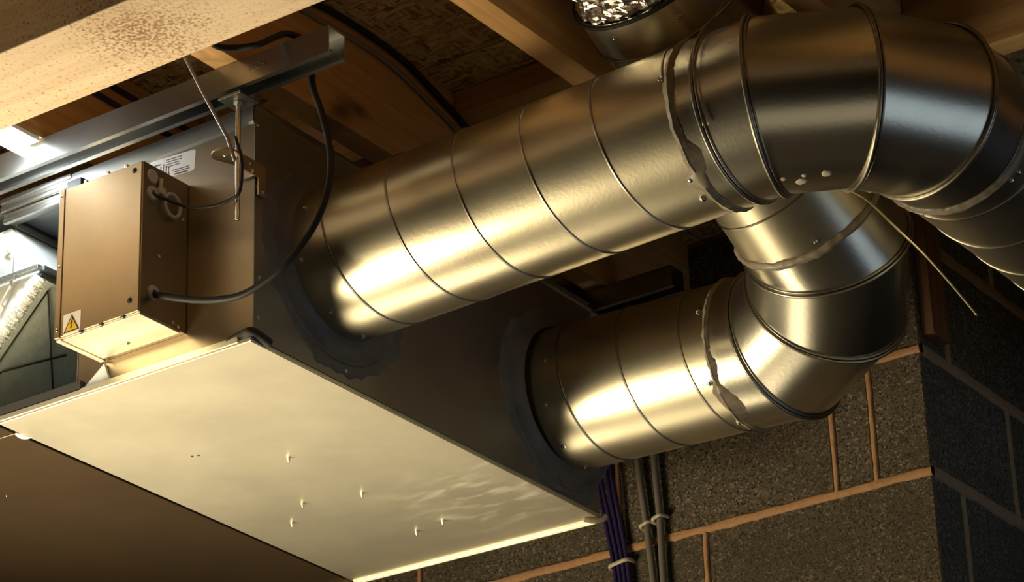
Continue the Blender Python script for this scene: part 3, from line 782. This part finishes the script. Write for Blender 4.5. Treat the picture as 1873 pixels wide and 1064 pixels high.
# ================================================================== RAILS, ROD, BRACKET
def channel(x0, x1, y0, y1, z0, z1):
    bm = bmesh.new(); t = .0025
    prof = [(y0, z1), (y1, z1), (y1, z0), (y1-.010, z0), (y1-.010, z0+.007), (y1-.010-t, z0+.007), (y1-.010-t, z0-0.0), (y1-.010-t, z0)]
    outer = [(y0, z0), (y0, z1), (y1, z1), (y1, z0), (y1-.009, z0), (y1-.009, z0+.006), (y1-.009+t, z0+.006), (y1-.009+t, z0+t), (y1-t, z0+t), (y1-t, z1-t), (y0+t, z1-t), (y0+t, z0+t), (y0+.009-t, z0+t), (y0+.009-t, z0+.006), (y0+.009, z0+.006), (y0+.009, z0)]
    prism(bm, [(x0, y, z) for y, z in outer], (x1-x0, 0, 0)); return bm
rail = thing('support_rail', 'zinc strut rail crossing below the joists above the unit front, black cable over it', 'rail', (-.4, -.04, .41), 'strut rails')
obj('channel', channel(-1.3, .190, -.062, -.021, .385, ZJ-.001), RAILM, rail)
def text_mesh(name, body, size, mtx, m_, parent, depth=.0003):
    cu_ = bpy.data.curves.new(name, 'FONT'); cu_.body = body; cu_.size = size; cu_.extrude = depth
    t_ = bpy.data.objects.new(name, cu_); C.objects.link(t_); bpy.context.view_layer.update()
    me = bpy.data.meshes.new_from_object(t_.evaluated_get(bpy.context.evaluated_depsgraph_get()))
    bpy.data.objects.remove(t_, do_unlink=True); me.transform(mtx); me.materials.clear(); me.materials.append(m_)
    o = bpy.data.objects.new(name, me); C.objects.link(o); o.parent = parent; o.matrix_parent_inverse = parent.matrix_world.inverted(); return o
text_mesh('stamped_letters', 'TECH', .0135, Matrix.Translation((.036, -.0622, .4035)) @ Matrix.Rotation(R(90), 4, 'X'), BEAD, rail)
rail2 = thing('support_rail', 'dark strut rail end over the lower duct, in the shade behind the upper duct', 'rail', (-.2, .96, .41), 'strut rails')
obj('channel', channel(-1.3, .150, .955, .996, .389, ZJ-.001), RAILM, rail2)
obj('rail_plate', bx(-.05, -.012, .948, 1.0, .382, .388), RAILM, rail2)
rod = thing('hanger_rod', 'threaded steel rod hanging from the rail past the unit corner bracket', 'rod', (.0005, -.040, .28))
bm = bmesh.new(); path = [V((.0005, -.040, .175+.228*i/228)) for i in range(229)]
rr = []
for i, p in enumerate(path): rr.append([p+(.0042 if i % 2 else .0036)*V((math.cos(a), math.sin(a), 0)) for a in (2*math.pi*k/12 for k in range(12))])
loft(bm, rr, cap=True); obj('shaft', seg_fix(bm), SCREWM, rod, True)
def hexnut(par, c, r_, h):
    bm = bmesh.new(); prism(bm, [(c[0]+r_*math.cos(R(60*k)), c[1]+r_*math.sin(R(60*k)), c[2]) for k in range(6)], (0, 0, h)); return obj('nut', bm, SCREWM, par)
hexnut(rod, (.0005, -.040, .3660), .0075, .0070); hexnut(rod, (.0005, -.040, .2760), .0075, .0065)
bm = bmesh.new(); box(bm, -.021, .022, -.062, -.018, .3735, .3775, bev=.0006); obj('square_washer', bm, RAILM, rod)
br = thing('corner_bracket', 'small folded steel bracket screwed to the near upper corner of the unit', 'bracket', (0, -.02, .28))
bm = bmesh.new()
arc = [(.0055, .018), (.0055, -.050)]+[(.0055-.021+.021*math.cos(R(-t)), -.050+.021*math.sin(R(-t))) for t in range(15, 180, 15)]+[(-.0365, -.050), (-.030, -.034), (-.0185, -.006), (-.0185, -.0055)]
prism(bm, [(x, y, .2830) for x, y in arc], (0, 0, .003))
obj('shelf', bm, SHEET, br)
bm = bmesh.new(); prism(bm, [(.0028, -.034, .286), (.0028, .020, .286), (.0028, .020, .233), (.0028, .003, .233), (.0028, .003, .262), (.0028, -.034, .262)], (.0028, 0, 0)); obj('leg', bm, SHEET, br)
obj('fold_lip', bx(-.0245, .0028, -.0055, -.0048, .262, .2828), SHEET, br)
screw(br, (.0056, -.018, .276), (1, 0, 0), .0028); screw(br, (.0056, -.012, .267), (1, 0, 0), .0032); screw(br, (.0056, .012, .240), (1, 0, 0), .0028)
screw(br, (-.016, -.050, .283), (0, 0, -1), .0028)

# strap + thin cable
bm = bmesh.new(); tube(bm, [V((-.0335, -.150, .475)), V((-.044, -.118, .4400)), V((-.03, -.089, .383)), V((.002, -.0665, .302)), V((.012, -.060, .262))], .0030, 8, flat=.4)
tag(obj('hanging_strap', seg_fix(bm), STRAPM), 'thin grey metal strap slanting down from the beam to the corner bracket', 'strap')
def cab(name, pts, r_, m_, label, cat='cable', n=10, seg=10, group=None):
    bm = bmesh.new(); tube(bm, catmull(pts, n), r_, seg); return tag(obj(name, seg_fix(bm), m_, None, True), label, cat, group)

cab('power_cable', [(.0900, -.265, .400), (.0749, -.210, .3900), (.058, -.16, .3961), (.0608, -.12, .4095), (.0861, -.1, .4145), (.0969, -.075, .4340), (.1056, -.055, .4475), (.1170, -.030, .4460), (.1190, -.012, .4390), (.1120, -.004, .4150), (.1149, -.003, .374), (.1383, -.014, .3228), (.1651, -.03, .2553), (.1807, -.045, .208), (.1873, -.06, .1599), (.1781, -.07, .1149), (.1591, -.075, .084), (.1232, -.08, .0496), (.0831, -.08, .0329), (.0425, -.08, .0257), (.0015, -.08, .0306), (-.0402, -.08, .0418), (-.0825, -.08, .0576), (-.1310, -.076, .079)], .0052, BLACKR,
    'thick black cable looping from the rail past the duct to the control box', n=10)
cab('control_cable', [(.012, -.060, .302), (.0143, -.058, .2905), (.0188, -.055, .27), (.0171, -.05, .2406), (.0122, -.05, .213), (-.0056, -.05, .2059), (-.0383, -.055, .2033), (-.0768, -.06, .2125), (-.1062, -.07, .2287), (-.131, -.083, .2430)], .0027, BLACKP,
    'thin dark cable sagging from the corner bracket to the upper grommet of the control box')
cab('suspension_wire', [(.7587, .44, .1808), (.7781, .43, .1626), (.8061, .42, .1337), (.8502, .41, .0739), (.8933, .4, .0163), (.9324, .395, -.0447), (.9682, .39, -.1036)], .0016, WIREM,
    'loose end of thin brass-coloured wire hanging below the big elbow', 'wire')
cab('suspension_wire', [(.733, .262, .50), (.733, .1816, .399), (.733, .1374, .3447), (.733, .0866, .2884), (.7335, .0635, .2450), (.7345, .0610, .19), (.7350, .076, .137)], .0014, BEAD,
    'thin wire coming down from the deck onto the collar of the big elbow', 'wire')
# cables clipped along joist
cab('black_cable', [(.0265, -.10, .600), (.0265, .0944, .606), (.0265, .1499, .6120), (.0265, .2209, .6140), (.0265, .2933, .6130), (.0265, .3672, .6040), (.0265, .4425, .583), (.0265, .5191, .5577), (.0265, .65, .50), (.0265, .8, .47)], .0055, BLACKR,
    'black cable sagging along the side of the knotty joist toward the upper duct')
cab('black_cable', [(.0215, -.10, .585), (.0215, .0944, .5864), (.0215, .2637, .5920), (.0215, .3516, .5822), (.0215, .4265, .5636), (.0215, .4951, .5454), (.0215, .62, .49), (.0215, .8, .46)], .0040, GREYC,
    'thinner grey cable running just below the black cable on the knotty joist')
for dx, lb in ((-.004, 'left one of two violet cables seen between beam and rail'), (.026, 'right one of two violet cables seen between beam and rail')):
    cab('violet_cable', [(-.405+dx, -.25, .598), (-.408+dx, .0, .598), (-.412+dx+.004, .14, .598)] if False else [(-.380, -.30, .585-dx), (-.380, .0, .585-dx), (-.380, .2, .583-dx), (-.380, .9, .58-dx)], .0050, PURP, lb, n=3, group='violet cables')
# cables down the block wall
for i, (xa, xb) in enumerate(((-.1975, -.1735), (-.1870, -.1640), (-.1755, -.1545), (-.1640, -.1450))):
    lb = ('outermost left', 'second from the left', 'third from the left', 'rightmost')[i]
    cab('violet_cable', [(xa-.03, 1.231, .45), (xa-.012, 1.234-.004*(i % 2), .30), (xa, 1.234-.004*(i % 2), .18), ((xa+xb)/2+.001, 1.236, .09), (xb, 1.236, .02), (xb+.006, 1.237, -.10), (xb+.010, 1.238, -.5), (xb+.010, 1.238, -1.2)], .0043, PURP, 'violet cable, %s of the four clipped to the block wall' % lb, n=5, group='violet cables')
cab('grey_cable', [(-.125, 1.236, .45), (-.110, 1.236, .20), (-.101, 1.236, .10), (-.091, 1.236, -.03), (-.080, 1.237, -.25), (-.07, 1.238, -1.2)], .0065, GREYC, 'lighter brown-grey cable on the block wall, left of the pair', n=6, group='grey wall cables')
cab('grey_cable', [(-.080, 1.236, .45), (-.075, 1.236, .20), (-.071, 1.236, .10), (-.070, 1.236, -.03), (-.066, 1.237, -.25), (-.06, 1.238, -1.2)], .0065, GREYC, 'darker brown-grey cable on the block wall, right of the pair', n=6, group='grey wall cables')
def clip(c, w_, lb):
    bm = bmesh.new(); x, z = c
    tube(bm, catmull([(x-w_, 1.2485, z-.004), (x-w_+.002, 1.2270, z-.003), (x, 1.2245, z), (x+w_-.002, 1.2270, z+.003), (x+w_, 1.2485, z+.004)]), .0032, 8, flat=1.4)
    tag(obj('cable_clip', seg_fix(bm), TIE, None, True), lb, 'cable clip', 'nylon cable clips')
clip((-.158, .022), .021, 'pale nylon clip across the four violet cables')
clip((-.098, .083), .011, 'dull nylon clip on the left brown-grey cable')
clip((-.0715, .090), .011, 'bright nylon clip on the right brown-grey cable')

# tube lamp under the joist at far left
lamp = thing('tube_lamp', 'white glowing tube lamp under a joist at the far left edge', 'lamp', (-.425, -.18, .41))
obj('housing', bx(-.430, -.382, -.285, -.068, .420, ZJ-.001, bev=.002), WHITE, lamp)
bm = bmesh.new(); tube(bm, [V((-.406, -.28, .409)), V((-.406, -.18, .409)), V((-.406, -.073, .409))], .0105, 14); obj('tube', seg_fix(bm), TUBE, lamp, True)
